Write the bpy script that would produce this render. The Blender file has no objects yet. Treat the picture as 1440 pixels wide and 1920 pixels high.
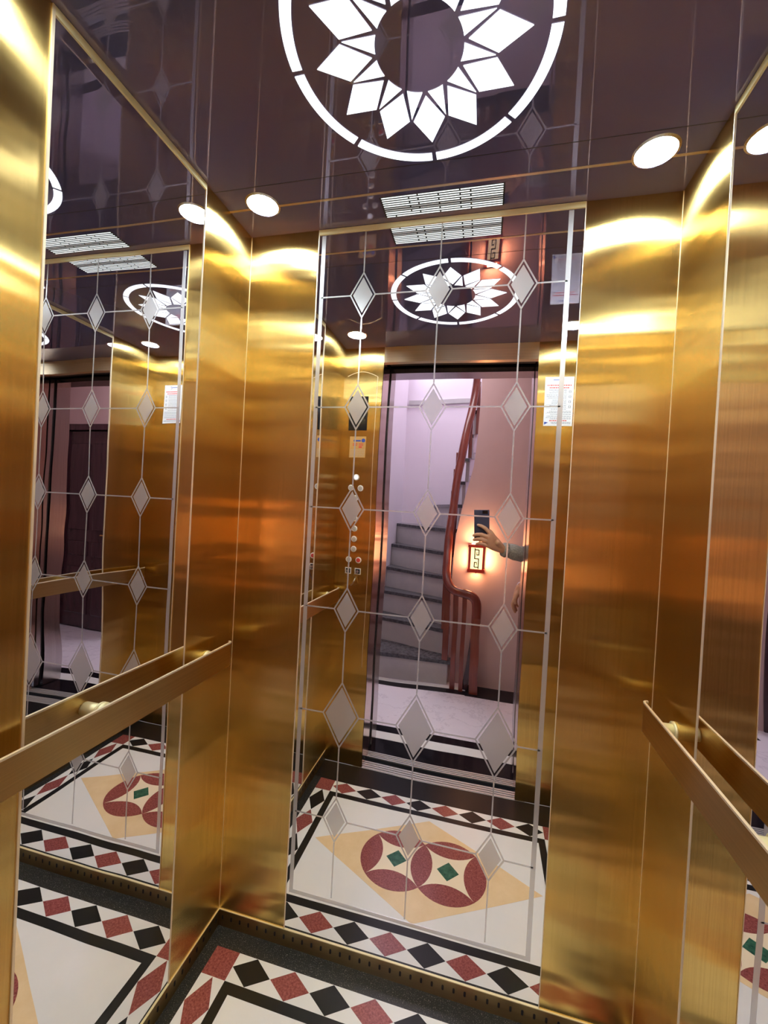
import bpy, bmesh, math, random
from mathutils import Vector, Matrix
random.seed(7)
PI = math.pi
S = bpy.context.scene
C = S.collection

# ------------------------------------------------------------------ camera
FPX = 786.28
YAW, PITCH, ROLL = -0.2363, -0.0126, 0.0536
CAM = Vector((0.0, -1.2446, 1.4362))
def cam_axes():
    cy, sy = math.cos(YAW), math.sin(YAW)
    f = Vector((sy*math.cos(PITCH), cy*math.cos(PITCH), math.sin(PITCH)))
    rt = Vector((cy, -sy, 0)); up = rt.cross(f)
    c, s = math.cos(ROLL), math.sin(ROLL)
    return c*rt+s*up, -s*rt+c*up, f
RT, UP, FW = cam_axes()
cd = bpy.data.cameras.new('camera'); cam = bpy.data.objects.new('camera', cd); C.objects.link(cam)
cd.sensor_fit = 'VERTICAL'; cd.sensor_height = 24.0; cd.sensor_width = 18.0
cd.lens = FPX/1920*24.0; cd.clip_start = 0.001; cd.clip_end = 60
m = Matrix.Identity(4)
for i in range(3):
    m[i][0] = RT[i]; m[i][1] = UP[i]; m[i][2] = -FW[i]; m[i][3] = CAM[i]
cam.matrix_world = m
S.camera = cam

# ------------------------------------------------------------------ world, exposure, large lights
w = bpy.data.worlds.new('world'); S.world = w; w.use_nodes = True
w.node_tree.nodes['Background'].inputs[0].default_value = (.75, .78, .9, 1)
w.node_tree.nodes['Background'].inputs[1].default_value = .25
S.view_settings.view_transform = 'Standard'; S.view_settings.look = 'None'
S.view_settings.exposure = 0.15; S.view_settings.gamma = 1.0
S.view_settings.use_curve_mapping = False
cy_ = S.cycles
cy_.max_bounces = 24; cy_.glossy_bounces = 20; cy_.diffuse_bounces = 6; cy_.transmission_bounces = 8
cy_.caustics_reflective = True; cy_.sample_clamp_indirect = 8.0; cy_.blur_glossy = 0.3
cy_.use_denoising = True

def area(name, loc, rot, sx, sy, power, col):
    l = bpy.data.lights.new(name, 'AREA'); l.shape = 'RECTANGLE'; l.size = sx; l.size_y = sy
    l.energy = power; l.color = col
    o = bpy.data.objects.new(name, l); C.objects.link(o); o.location = loc; o.rotation_euler = rot
    return o
area('landing_fill_light', (-.5, -1.80, 2.84), (0, 0, 0), .9, .35, 9, (1.0, .88, .92))  # added lamp, out of view, brightening the landing walls
area('stairwell_fill_light', (-.1, -3.0, 4.85), (0, 0, 0), .9, .6, 58, (.98, .94, 1.0))  # unseen fill added overhead to lift the stairwell walls
area('stairwell_side_fill', (-.92, -3.05, 3.3), (0, -PI/2, 0), .8, .7, 9, (.85, .9, 1.0))  # added daylight-coloured fill from the side; this wall has no window

# ------------------------------------------------------------------ materials
def new_mat(name):
    mt = bpy.data.materials.new(name); mt.use_nodes = True
    nt = mt.node_tree; return mt, nt, nt.nodes['Principled BSDF']
def setp(b, **k):
    for a, v in k.items():
        a = {'base': 'Base Color', 'rough': 'Roughness', 'metal': 'Metallic', 'aniso': 'Anisotropic', 'spec': 'Specular IOR Level',
             'coat': 'Coat Weight', 'emit': 'Emission Strength', 'ecol': 'Emission Color', 'alpha': 'Alpha', 'trans': 'Transmission Weight'}.get(a, a)
        if a in ('Base Color', 'Emission Color'): v = (*v, 1)
        b.inputs[a].default_value = v
def plain(name, base, rough=.5, metal=0., **k):
    mt, nt, b = new_mat(name); setp(b, base=base, rough=rough, metal=metal, **k); return mt
def coords(nt, scale=(1, 1, 1), kind='Object'):
    tc = nt.nodes.new('ShaderNodeTexCoord'); mp = nt.nodes.new('ShaderNodeMapping')
    mp.inputs['Scale'].default_value = scale
    g = nt.nodes.new('ShaderNodeNewGeometry')
    nt.links.new(g.outputs['Position'], mp.inputs['Vector'])
    return mp.outputs['Vector']
def noise(nt, vec, scale, detail=3, rough=.5):
    n = nt.nodes.new('ShaderNodeTexNoise'); n.inputs['Scale'].default_value = scale
    n.inputs['Detail'].default_value = detail; n.inputs['Roughness'].default_value = rough
    nt.links.new(vec, n.inputs['Vector']); return n.outputs['Fac']
def ramp(nt, fac, stops):
    r = nt.nodes.new('ShaderNodeValToRGB'); e = r.color_ramp.elements
    while len(e) < len(stops): e.new(.5)
    for el, (p, c) in zip(e, stops): el.position = p; el.color = (*c, 1)
    nt.links.new(fac, r.inputs['Fac']); return r.outputs['Color']
def bump(nt, b, h, strength, dist):
    bn = nt.nodes.new('ShaderNodeBump'); bn.inputs['Strength'].default_value = strength
    bn.inputs['Distance'].default_value = dist
    nt.links.new(h, bn.inputs['Height']); nt.links.new(bn.outputs['Normal'], b.inputs['Normal']); return bn

def brushed(name, base, rough, aniso=.95, vertical=True, wave=.0012, hair=True):
    """hairline-brushed metal; the hairlines run up (vertical) or along the sheet, and smear what it mirrors across them"""
    mt, nt, b = new_mat(name); setp(b, base=base, rough=rough, metal=1., aniso=aniso)
    g = nt.nodes.new('ShaderNodeNewGeometry')
    cr = nt.nodes.new('ShaderNodeVectorMath'); cr.operation = 'CROSS_PRODUCT'
    nt.links.new(g.outputs['True Normal'], cr.inputs[0]); cr.inputs[1].default_value = (.0, .02, 1)
    out = cr.outputs['Vector']
    if not vertical:
        c2 = nt.nodes.new('ShaderNodeVectorMath'); c2.operation = 'CROSS_PRODUCT'
        nt.links.new(g.outputs['True Normal'], c2.inputs[0]); nt.links.new(out, c2.inputs[1]); out = c2.outputs['Vector']
    nt.links.new(out, b.inputs['Tangent'])
    v = coords(nt, (.35, .35, 2.7))
    big = noise(nt, v, 2.6, 2, .45)
    if hair:
        v2 = coords(nt, (260, 260, 1.2) if vertical else (1.5, 1.5, 300))
        h = noise(nt, v2, 1.0, 2)
        col = ramp(nt, h, [(.25, tuple(c*.90 for c in base)), (.75, tuple(min(1, c*1.06) for c in base))])
        nt.links.new(col, b.inputs['Base Color'])
    if wave: bump(nt, b, big, 1.0, wave)
    return mt

GOLD = (.77, .54, .185)
M = {}
M['gold'] = brushed('gold_brushed_panel', GOLD, .25, 1.0, wave=.0065)
M['gold_rail'] = brushed('gold_brushed_rail', (.60, .41, .165), .30, .9, vertical=False, wave=.0)
M['gold_base'] = brushed('gold_brushed_baseboard', (.36, .27, .13), .30, .9, vertical=False, wave=0)
M['gold_trim'] = plain('gold_satin_trim', (.93, .86, .52), .5, .55)
M['gold_edge'] = plain('gold_bright_edge', (1., .88, .66), .5, .75)
M['bronze'] = brushed('bronze_brushed_header', (.86, .70, .48), .40, 1.0, vertical=False, wave=.0015)
M['jamb'] = brushed('rose_steel_jamb', (.80, .62, .56), .16, .9, wave=.001)
M['steel'] = brushed('steel_brushed_frame', (.66, .61, .62), .2, .9, wave=.001)
M['sill_metal'] = plain('sill_metal', (.55, .56, .53), .45, .6)
M['steel_bright'] = plain('steel_bright', (.75, .74, .72), .22, 1.)
M['chrome'] = plain('chrome', (.88, .88, .9), .06, 1.)

def mirror(name, base, wave):
    mt, nt, b = new_mat(name); setp(b, base=base, rough=0.0, metal=1.)
    if wave:
        h = noise(nt, coords(nt), 1.9, 1.5, .4); bump(nt, b, h, 1.0, wave)
    return mt
M['mirror'] = mirror('silver_mirror_sheet', (.87, .86, .88), .0022)
M['ceiling'] = mirror('mirror_steel_glare_tint', (.25, .21, .26), .0015)
def glare_veil(mt, col, f):
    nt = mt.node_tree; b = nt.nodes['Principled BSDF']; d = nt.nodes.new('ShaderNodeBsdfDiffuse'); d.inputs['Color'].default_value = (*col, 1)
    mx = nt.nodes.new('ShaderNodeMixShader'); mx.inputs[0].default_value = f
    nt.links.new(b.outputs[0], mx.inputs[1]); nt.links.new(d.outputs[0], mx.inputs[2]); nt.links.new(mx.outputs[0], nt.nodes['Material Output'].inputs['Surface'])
glare_veil(M['ceiling'], (.26, .25, .50), .25)  # violet veil of glare from the lights, mixed into the ceiling colour
M['dark'] = plain('dark_gap', (.012, .011, .012), .6)
M['black_glass'] = plain('black_display_glass', (.012, .012, .014), .05)

def frosted():
    mt, nt, b = new_mat('etched_frost'); nt.nodes.remove(b)
    out = nt.nodes['Material Output']
    d = nt.nodes.new('ShaderNodeBsdfDiffuse'); d.inputs['Color'].default_value = (.60, .60, .62, 1)
    g = nt.nodes.new('ShaderNodeBsdfGlossy'); g.inputs['Color'].default_value = (.82, .82, .84, 1); g.inputs['Roughness'].default_value = .24
    mx = nt.nodes.new('ShaderNodeMixShader'); mx.inputs[0].default_value = .58
    nt.links.new(d.outputs[0], mx.inputs[1]); nt.links.new(g.outputs[0], mx.inputs[2]); nt.links.new(mx.outputs[0], out.inputs['Surface'])
    return mt
M['frost'] = frosted()

def emit(name, col, strength):
    mt, nt, b = new_mat(name); setp(b, base=(.8, .8, .8), rough=.4, ecol=col, emit=strength); return mt
M['glow_panel'] = emit('lit_acrylic', (.86, .96, 1.0), 1.35)
M['glow_slot'] = emit('lit_grille_slot', (.85, .97, .95), 1.1)
M['glow_slot_dim'] = emit('lit_grille_slot_dim', (.7, .85, .9), .25)
M['glow_spot'] = emit('downlight_lens', (.84, .95, 1.0), 190)
M['glow_lantern'] = emit('lantern_paper', (1.0, .74, .32), 1.7)
M['glow_neon'] = emit('button_glow', (.9, .97, 1.0), .7)

def granite(name, base, fleck, scale=380, rough=.18, amount=.62):
    mt, nt, b = new_mat(name); v = coords(nt)
    n = noise(nt, v, scale, 2, .6)
    c = ramp(nt, n, [(.0, base), (amount, base), (amount+.09, fleck)])
    nt.links.new(c, b.inputs['Base Color']); setp(b, rough=rough, spec=.22); return mt
def mottled(name, c1, c2, scale, rough=.15, c3=None):
    mt, nt, b = new_mat(name); v = coords(nt)
    n = noise(nt, v, scale, 5, .65)
    setp(b, spec=.3); st = [(.33, c1), (.67, c2)]
    if c3: st.append((.74, c3))
    nt.links.new(ramp(nt, n, st), b.inputs['Base Color']); setp(b, rough=rough); return mt
M['white_tile'] = mottled('white_marble_inlay', (.74, .76, .73), (.79, .81, .78), 3, .15)
M['black_tile'] = granite('black_granite_inlay', (.010, .012, .012), (.10, .10, .10), 500, .3, .74)
M['speck_black'] = granite('speckled_black_granite', (.026, .028, .027), (.24, .24, .22), 420, .25, .62)
M['red_tile'] = mottled('red_granite_inlay', (.17, .035, .032), (.36, .11, .10), 170, .15, (.48, .24, .22))
M['beige_tile'] = mottled('beige_marble_inlay', (.80, .63, .38), (.72, .54, .30), 9, .15)
M['cream_tile'] = plain('cream_marble_inlay', (.86, .76, .54), .14)
M['green_tile'] = mottled('green_marble_inlay', (.012, .07, .045), (.05, .18, .11), 60, .15)
def veined():
    mt, nt, b = new_mat('veined_white_marble'); v = coords(nt)
    n1 = noise(nt, v, 2.2, 6, .7)
    c = ramp(nt, n1, [(.47, (.80, .77, .82)), (.499, (.66, .63, .69)), (.51, (.80, .77, .82)), (.62, (.77, .74, .80))])
    nt.links.new(c, b.inputs['Base Color']); setp(b, rough=.06); return mt
M['veined'] = veined()
M['landing_black'] = granite('landing_black_granite', (.010, .009, .012), (.07, .07, .07), 90, .07, .68)
M['tread'] = mottled('dark_stair_granite', (.035, .035, .042), (.12, .12, .13), 45, .14, (.3, .3, .32))
M['riser'] = mottled('grey_riser_stone', (.46, .45, .46), (.52, .51, .50), 7, .3)
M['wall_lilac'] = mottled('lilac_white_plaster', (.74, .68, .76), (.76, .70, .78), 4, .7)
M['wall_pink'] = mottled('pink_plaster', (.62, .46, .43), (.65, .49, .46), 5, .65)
M['dark_wall'] = plain('shaft_dark_wall', (.05, .045, .05), .7)
def wood(name, c1, c2, rough):
    mt, nt, b = new_mat(name); v = coords(nt, (14, 14, 1.4))
    n = noise(nt, v, 2.0, 5, .6)
    nt.links.new(ramp(nt, n, [(.3, c1), (.7, c2)]), b.inputs['Base Color']); setp(b, rough=rough, coat=.5); return mt
M['wood'] = wood('red_stained_wood', (.13, .022, .014), (.24, .05, .028), .22)
M['wood_dark'] = wood('dark_stained_door_wood', (.040, .016, .022), (.075, .032, .04), .2)
M['lantern_red'] = plain('red_lacquer_wood', (.75, .06, .03), .35)
M['skin'] = mottled('skin', (.58, .30, .17), (.64, .35, .21), 40, .5)
M['skin'].node_tree.nodes['Principled BSDF'].inputs['Subsurface Weight'].default_value = .08
M['knit'] = mottled('grey_green_knit', (.23, .215, .185), (.45, .42, .36), 120, .9)
M['cloth_dark'] = mottled('dark_trouser_cloth', (.02, .022, .03), (.035, .037, .05), 90, .9)
M['hair'] = plain('black_hair', (.012, .010, .009), .5)
M['shoe'] = plain('black_shoe', (.02, .02, .02), .4)
M['nail'] = plain('finger_nail', (.72, .46, .38), .3)
M['lip'] = plain('lip', (.50, .19, .15), .4)
M['eye_white'] = plain('eye_white', (.8, .8, .8), .2)
M['phone'] = plain('dark_blue_phone_case', (.045, .05, .095), .42)
M['lens'] = plain('phone_lens_glass', (.01, .01, .012), .05)
M['paper'] = plain('white_paper', (.82, .86, .90), .45)
M['print_black'] = plain('print_grey', (.22, .26, .32), .6)
M['print_red'] = plain('print_red', (.62, .05, .04), .6)
M['print_blue'] = plain('print_blue', (.03, .07, .36), .6)
M['print_pale'] = plain('print_pale', (.55, .47, .36), .6)
M['sticker'] = plain('amber_sticker', (.58, .33, .10), .4)
M['brass'] = plain('brass', (.85, .62, .2), .25, 1.)
M['plastic_clear'] = plain('pearl_plastic', (.50, .46, .42), .25)
M['plastic_ring'] = plain('pearl_ring', (.85, .82, .78), .25)

# ------------------------------------------------------------------ mesh helpers
def link_mesh(name, bm, mat, parent=None, smooth=False):
    bmesh.ops.recalc_face_normals(bm, faces=bm.faces)
    me = bpy.data.meshes.new(name); bm.to_mesh(me); bm.free()
    if mat: me.materials.append(M[mat] if isinstance(mat, str) else mat)
    if smooth:
        for p in me.polygons: p.use_smooth = True
    o = bpy.data.objects.new(name, me); C.objects.link(o)
    if parent: o.parent = parent
    return o
def add_box(bm, x0, x1, y0, y1, z0, z1, bev=0):
    t = bmesh.new(); bmesh.ops.create_cube(t, size=1)
    for v in t.verts:
        v.co = Vector(((x0+x1)/2+v.co.x*(x1-x0), (y0+y1)/2+v.co.y*(y1-y0), (z0+z1)/2+v.co.z*(z1-z0)))
    if bev: bmesh.ops.bevel(t, geom=t.edges[:], offset=bev, segments=2, affect='EDGES', profile=.6)
    merge(bm, t)
def merge(bm, t, mat=None):
    me = bpy.data.meshes.new('tmp'); t.to_mesh(me); t.free()
    if mat is not None: me.transform(mat)
    bm.from_mesh(me); bpy.data.meshes.remove(me)
def add_prism(bm, pts, d, axis='z', base=0.0):
    """extrude the 2-D outline pts by d from base along an axis. z: (x,y); y: (x,z); x: (y,z)"""
    def V(p, h):
        return {'z': (p[0], p[1], h), 'y': (p[0], h, p[1]), 'x': (h, p[0], p[1])}[axis]
    a = [bm.verts.new(V(p, base)) for p in pts]; b = [bm.verts.new(V(p, base+d)) for p in pts]
    bm.faces.new(a); bm.faces.new(b[::-1]); n = len(pts)
    for i in range(n): bm.faces.new((a[i], b[i], b[(i+1) % n], a[(i+1) % n]))
def add_cyl(bm, p0, p1, r, seg=20, r2=None):
    p0, p1 = Vector(p0), Vector(p1); d = p1-p0
    t = bmesh.new(); bmesh.ops.create_cone(t, cap_ends=True, segments=seg, radius1=r, radius2=r if r2 is None else r2, depth=d.length)
    q = d.to_track_quat('Z', 'Y').to_matrix().to_4x4(); q.translation = (p0+p1)/2
    merge(bm, t, q)
def add_sweep(bm, path, prof, closed=False, upv=Vector((0, 0, 1)), ups=None):
    """sweep a 2-D profile (side, up) along a 3-D path"""
    path = [Vector(p) for p in path]; rings = []
    n = len(path)
    for i, p in enumerate(path):
        d = (path[min(i+1, n-1)]-path[max(i-1, 0)]).normalized()
        u = ups[i] if ups else upv
        s = d.cross(u)
        if s.length < 1e-4: s = Vector((1, 0, 0))
        s.normalize(); u2 = s.cross(d).normalized()
        rings.append([bm.verts.new(p+s*a+u2*b) for a, b in prof])
    k = len(prof)
    for i in range(n-1):
        for j in range(k): bm.faces.new((rings[i][j], rings[i][(j+1) % k], rings[i+1][(j+1) % k], rings[i+1][j]))
    bm.faces.new(rings[0]); bm.faces.new(rings[-1][::-1])
def B(): return bmesh.new()
def box(name, mat, parent, *a, bev=0):
    bm = B(); add_box(bm, *a, bev=bev); return link_mesh(name, bm, mat, parent)
def prism(name, mat, parent, pts, d, axis='z', base=0.):
    bm = B(); add_prism(bm, pts, d, axis, base); return link_mesh(name, bm, mat, parent)
def thing(name, label, cat, loc=(0, 0, 0), group=None):
    """an Empty at the thing's base; children are modelled in world space and re-based by put()"""
    o = bpy.data.objects.new(name, None); C.objects.link(o); o.location = loc; o.empty_display_size = .05
    o['label'] = label; o['category'] = cat
    if group: o['group'] = group
    return o
def put(root):
    """children were built in world coordinates: shift their meshes into the root's frame"""
    done = set()
    def rec(o):
        for ch in o.children:
            if ch.type == 'MESH' and ch.data.name not in done:
                ch.data.transform(Matrix.Translation(-root.location)); done.add(ch.data.name)
            rec(ch)
    bpy.context.view_layer.update(); rec(root)
def structure(o): o['kind'] = 'structure'; return o
def tag(o, label, cat, group=None):
    o['label'] = label; o['category'] = cat
    if group: o['group'] = group
    return o
def arc(cx, cy, r, a0, a1, n=12):
    return [(cx+r*math.cos(a0+(a1-a0)*i/n), cy+r*math.sin(a0+(a1-a0)*i/n)) for i in range(n+1)]

# ------------------------------------------------------------------ cabin dimensions (rear wall y=0, doorway towards -y)
XL, XR, YF, H = -.7967, .4569, -.962, 2.30
M1, M2 = -.5574, .2219            # rear mirror left / right edge
JL, JR = -.5785, .2190            # door opening
YO = -1.28                        # landing face of the doorway
HB = .057                         # baseboard height
HO = 2.215                        # head of the door opening
SA, SB = -.234, -.6541            # side mirrors from / to (y)

# ------------------------------------------------------------------ cabin shell
wall_back = structure(box('wall_back', 'dark', None, XL-.03, XR+.03, .006, .03, 0, H))
box('panel', 'gold', wall_back, XL, M1, 0, .005, HB, H)
box('panel', 'gold', wall_back, M2, XR, 0, .005, HB, H)
wall_left = structure(box('wall_left', 'dark', None, XL-.03, XL-.006, YF, .006, 0, H))
box('panel', 'gold', wall_left, XL-.005, XL, SA, 0, HB, H)
box('panel', 'gold', wall_left, XL-.005, XL, YF, SB, HB, H)
wall_right = structure(box('wall_right', 'dark', None, XR+.006, XR+.03, YF, .006, 0, H))
box('panel', 'gold', wall_right, XR, XR+.005, SA, 0, HB, H)
box('panel', 'gold', wall_right, XR, XR+.005, YF, SB, HB, H)
box('corner_bead', 'gold_edge', wall_right, XR-.0009, XR, -.0009, 0, HB, H)
box('corner_bead', 'gold_edge', wall_left, XL, XL+.0009, -.0009, 0, HB, H)

# baseboards with a row of pressed slots
def baseboard(name, axis, a0, a1, fixed, sgn):
    bm = B(); bs = B()
    if axis == 'x': add_box(bm, a0, a1, *sorted((fixed, fixed+.004*sgn)), 0, HB-.001)
    else: add_box(bm, *sorted((fixed, fixed+.004*sgn)), a0, a1, 0, HB-.001)
    o = structure(link_mesh(name, bm, 'gold_base'))
    k = a0+.016
    while k < a1-.01:
        pts = arc(0, 0, .0032, 0, PI, 6); pts = [(p, q+.0045) for p, q in pts]+[(-p, -q-.0045) for p, q in pts]
        pts = [(k+p, .031+q) for p, q in pts]
        if axis == 'x': add_prism(bs, pts, .0006*-sgn, 'y', fixed)
        else: add_prism(bs, pts, .0006*-sgn, 'x', fixed)
        k += .032
    s = link_mesh('vent_slots', bs, 'dark', o); s['kind'] = 'stuff'
    lip = B()
    if axis == 'x': add_box(lip, a0, a1, *sorted((fixed-.001*sgn, fixed+.003*sgn)), HB-.003, HB-.0005)
    else: add_box(lip, *sorted((fixed-.001*sgn, fixed+.003*sgn)), a0, a1, HB-.003, HB-.0005)
    link_mesh('top_lip', lip, 'gold_trim', o)
    return o
baseboard('baseboard_back', 'x', XL, XR, -.002, 1)
baseboard('baseboard_left', 'y', YF, -.003, XL+.002, -1)
baseboard('baseboard_right', 'y', YF, -.003, XR-.002, 1)

# mirrors: sheet, bright edge strips, top strip
def mirror_thing(label, axis, a0, a1, fixed, sgn):
    """axis x: sheet across x at y=fixed, facing -y (sgn -1). axis y: across y at x=fixed, facing sgn"""
    loc = ((a0+a1)/2, fixed, HB) if axis == 'x' else (fixed, (a0+a1)/2, HB)
    t = thing('mirror', label, 'mirror', loc)
    def bx(nm, mat, p0, p1, d0, d1, z0, z1):
        d = sorted((fixed+sgn*d0, fixed+sgn*d1))
        if axis == 'x': return box(nm, mat, t, p0, p1, d[0], d[1], z0, z1)
        return box(nm, mat, t, d[0], d[1], p0, p1, z0, z1)
    bx('mirror_sheet', 'mirror', a0, a1, -.005, 0, HB, H-.001)
    w0 = .0042 if axis == 'y' else .0014
    bx('edge_trim', 'gold_edge', a0-w0, a0+.0006, -.002, .0024, HB, H-.001)
    bx('edge_trim', 'gold_edge', a1-.0006, a1+.0010, -.002, .0020, HB, H-.001)
    bx('top_trim', 'gold_trim', a0+.001, a1-.001, 0, .0025, H-.0165, H-.001)
    return t, bx
mb, bxm = mirror_thing('tall mirror on the cabin back wall etched with frosted diamonds', 'x', M1, M2, 0, -1)
ml, _ = mirror_thing('tall plain mirror on the left cabin wall above the flat handrail', 'y', SB, SA, XL, 1)
mr, _ = mirror_thing('tall plain mirror on the right cabin wall, mostly cut off by the picture edge', 'y', SB, SA, XR, -1)

# etched pattern of the back mirror
COLS = [-.404, -.169, .067]
ROWS = [2.086, 1.740, 1.424, 1.108, .777, .445]
BL, BR, BB = -.541, .186, .190
E0 = -.0004
def diamond(cx, cz, w, h): return [(cx, cz+h), (cx+w, cz), (cx, cz-h), (cx-w, cz)]
def ring(nm, outer, inner, parent):
    bm = B(); n = len(outer)
    o = [bm.verts.new((x, E0, z)) for x, z in outer]; i = [bm.verts.new((x, E0, z)) for x, z in inner]
    o2 = [bm.verts.new((x, -.00005, z)) for x, z in outer]; i2 = [bm.verts.new((x, -.00005, z)) for x, z in inner]
    for k in range(n):
        j = (k+1) % n
        bm.faces.new((o[k], o[j], i[j], i[k])); bm.faces.new((o2[k], i2[k], i2[j], o2[j]))
        bm.faces.new((o[k], o2[k], o2[j], o[j])); bm.faces.new((i[k], i[j], i2[j], i2[k]))
    return link_mesh(nm, bm, 'frost', parent)
for r, cz in enumerate(ROWS):
    hh = .106 if r == 4 else .073; ww = .061 if r == 4 else .042
    for cx in COLS:
        k = 1-.0050/ww
        ring('etched_outline', diamond(cx, cz, ww, hh), diamond(cx, cz, ww*k, hh*k), mb)
        k2 = 1-.0105/ww
        prism('etched_diamond', 'frost', mb, diamond(cx, cz, ww*k2, hh*k2), -.0004, 'y', -.00005)
    xs = [BL]+[c for c in COLS]+[BR]
    for a, b in zip(xs[:-1], xs[1:]):
        a2 = a if a == BL else a+ww-.001; b2 = b if b == BR else b-ww+.001
        box('etched_line', 'frost', mb, a2, b2, -.00045, -.00005, cz-.0021, cz+.0021)
for cx in COLS:
    zs = [(H-.02, 0)]+[(z, .106 if i == 4 else .073) for i, z in enumerate(ROWS)]+[(.198, 0)]
    for (za, ha), (zb, hb) in zip(zs[:-1], zs[1:]):
        box('etched_line', 'frost', mb, cx-.0021, cx+.0021, -.00045, -.00005, zb+hb-.001, za-ha+.001)
box('etched_border', 'frost', mb, BL-.0065, BL+.0065, -.00045, -.00005, BB, H-.02)
box('etched_border', 'frost', mb, BR-.0065, BR+.0065, -.00045, -.00005, BB, H-.02)
box('etched_border', 'frost', mb, BL-.0065, BR+.0065, -.00055, -.00008, BB-.011, BB)
for t_ in (mb, ml, mr): put(t_)

# ------------------------------------------------------------------ ceiling with its flower light, downlights and grille
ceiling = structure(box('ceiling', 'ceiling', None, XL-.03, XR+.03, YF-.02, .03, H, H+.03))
box('seam_strip', 'bronze', ceiling, XL, XR, -.126, -.119, H-.0012, H)
box('groove', 'dark', ceiling, XL, XR, -.2015, -.2, H-.0004, H)
FX, FY = -.1685, -.4635
fl = thing('flower_ceiling_light', 'glowing ceiling light shaped as a twelve-petal flower in a broken ring', 'ceiling light', (FX, FY, H))
def polar(r, a): return (FX+r*math.cos(a), FY+r*math.sin(a))
for k in range(8):
    a0 = k*PI/4+.021; a1 = (k+1)*PI/4-.021
    o = arc(FX, FY, .256, a0, a1, 16); i = arc(FX, FY, .2353, a1, a0, 16)
    prism('ring_segment', 'glow_panel', fl, o+i, -.0015, 'z', H)
for k in range(12):
    a = k*PI/6; d = math.radians(13.3)
    prism('petal', 'glow_panel', fl, [polar(.092, a), polar(.1500, a+d), polar(.205, a), polar(.1500, a-d)], -.0015, 'z', H)
    b = a+PI/12; e = math.radians(11.0)
    prism('inner_petal', 'glow_panel', fl, arc(FX, FY, .0840, b-e, b+e, 5)+[polar(.1455, b)], -.0015, 'z', H)
put(fl)
for (x, y, lb) in ((.342, -.141, 'round white ceiling downlight near the right back corner'),
                   (-.682, -.133, 'round white ceiling downlight near the left back corner'),
                   (-.682, -.790, 'round white ceiling downlight near the front panel with the buttons'),
                   (.342, -.790, 'round white ceiling downlight near the front panel with the paper notice')):
    t = thing('downlight', lb, 'ceiling light', (x, y, H), 'round downlights in the cabin ceiling')
    bm = B(); add_cyl(bm, (x, y, H-.0015), (x, y, H), .044, 40); link_mesh('lens', bm, 'glow_spot', t)
    bm = B(); o = arc(x, y, .050, 0, 2*PI, 40)[:-1]; i = arc(x, y, .0445, 0, 2*PI, 40)[:-1]
    for z in (H-.003, H):
        pass
    vo = [bm.verts.new((p, q, H)) for p, q in o]; vi = [bm.verts.new((p, q, H-.003)) for p, q in i]
    for k in range(40): bm.faces.new((vo[k], vo[(k+1) % 40], vi[(k+1) % 40], vi[k]))
    link_mesh('trim_ring', bm, 'steel_bright', t); put(t)
vt = thing('air_vent', 'slotted white-lit air grille in the ceiling along the back mirror', 'air vent', (-.166, -.063, H))
box('backing', 'dark', vt, -.337, .004, -.105, -.022, H-.0004, H+.0)
for r in range(10):
    y = -.0265-r*.0083
    cuts = [-.334]+[-.334+.336*f for f in ([.245, .50, .755] if r % 2 else [.34, .66])]+[.002]
    if r % 2 == 0: cuts = [-.334, -.334+.336*.09*(r == 0)+.336*.235*(r != 0)]+[-.334+.336*f for f in (.48, .74)]+[.002]
    else: cuts = [-.334]+[-.334+.336*f for f in (.31, .655)]+[.002]
    for a, b in zip(cuts[:-1], cuts[1:]):
        box('vent_slot', 'glow_slot_dim' if r in (3, 4) else 'glow_slot', vt, a+.0022, b-.0022, y-.0015, y+.0015, H-.0012, H-.0003)
put(vt)

# ------------------------------------------------------------------ cabin floor: inlaid stone
floor = structure(box('floor', 'white_tile', None, XL-.03, XR+.03, YF-.003, .03, -.04, 0))
F0, F1, F2, F3 = -.757, .417, -.060, -.812     # tiled field
def slab(nm, mat, pts, h=.0004, z=0.): return prism(nm, mat, floor, pts, h, 'z', z)
def rect(x0, x1, y0, y1): return [(x0, y0), (x1, y0), (x1, y1), (x0, y1)]
slab('granite_border', 'speck_black', rect(XL, XR, F2, 0))
slab('granite_border', 'speck_black', rect(XL, F0, F3, F2))
slab('granite_border', 'speck_black', rect(F1, XR, F3, F2))
slab('granite_border', 'black_tile', rect(XL, XR, YF, F3))
IW = .0805
ix0, ix1, iy0, iy1 = F0+IW, F1-IW, F2-IW, F3+IW     # inside of the diamond border
lw = .029
for pts in ([(ix0, iy0), (ix1, iy0), (ix1-lw, iy0-lw), (ix0+lw, iy0-lw)], [(ix0, iy1), (ix1, iy1), (ix1-lw, iy1+lw), (ix0+lw, iy1+lw)],
            [(ix0, iy0), (ix0, iy1), (ix0+lw, iy1+lw), (ix0+lw, iy0-lw)], [(ix1, iy0), (ix1, iy1), (ix1-lw, iy1+lw), (ix1-lw, iy0-lw)]):
    slab('black_strip', 'black_tile', pts)
for (x, y) in ((F0, F2-IW), (F1-IW, F2-IW), (F0, F3), (F1-IW, F3)):
    slab('corner_square', 'red_tile', rect(x, x+IW, y, y+IW))
px = (ix1-ix0)/8; py = (iy0-iy1)/4
for k in range(8):
    cx = ix0+px*(k+.5)
    for cy, first in ((F2-IW/2, 1), (F3+IW/2, 0)):
        slab('diamond_inlay', 'red_tile' if (k+first) % 2 == 0 else 'black_tile',
             [(cx-px/2+.0008, cy), (cx, cy+IW/2-.0006), (cx+px/2-.0008, cy), (cx, cy-IW/2+.0006)])
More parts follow.
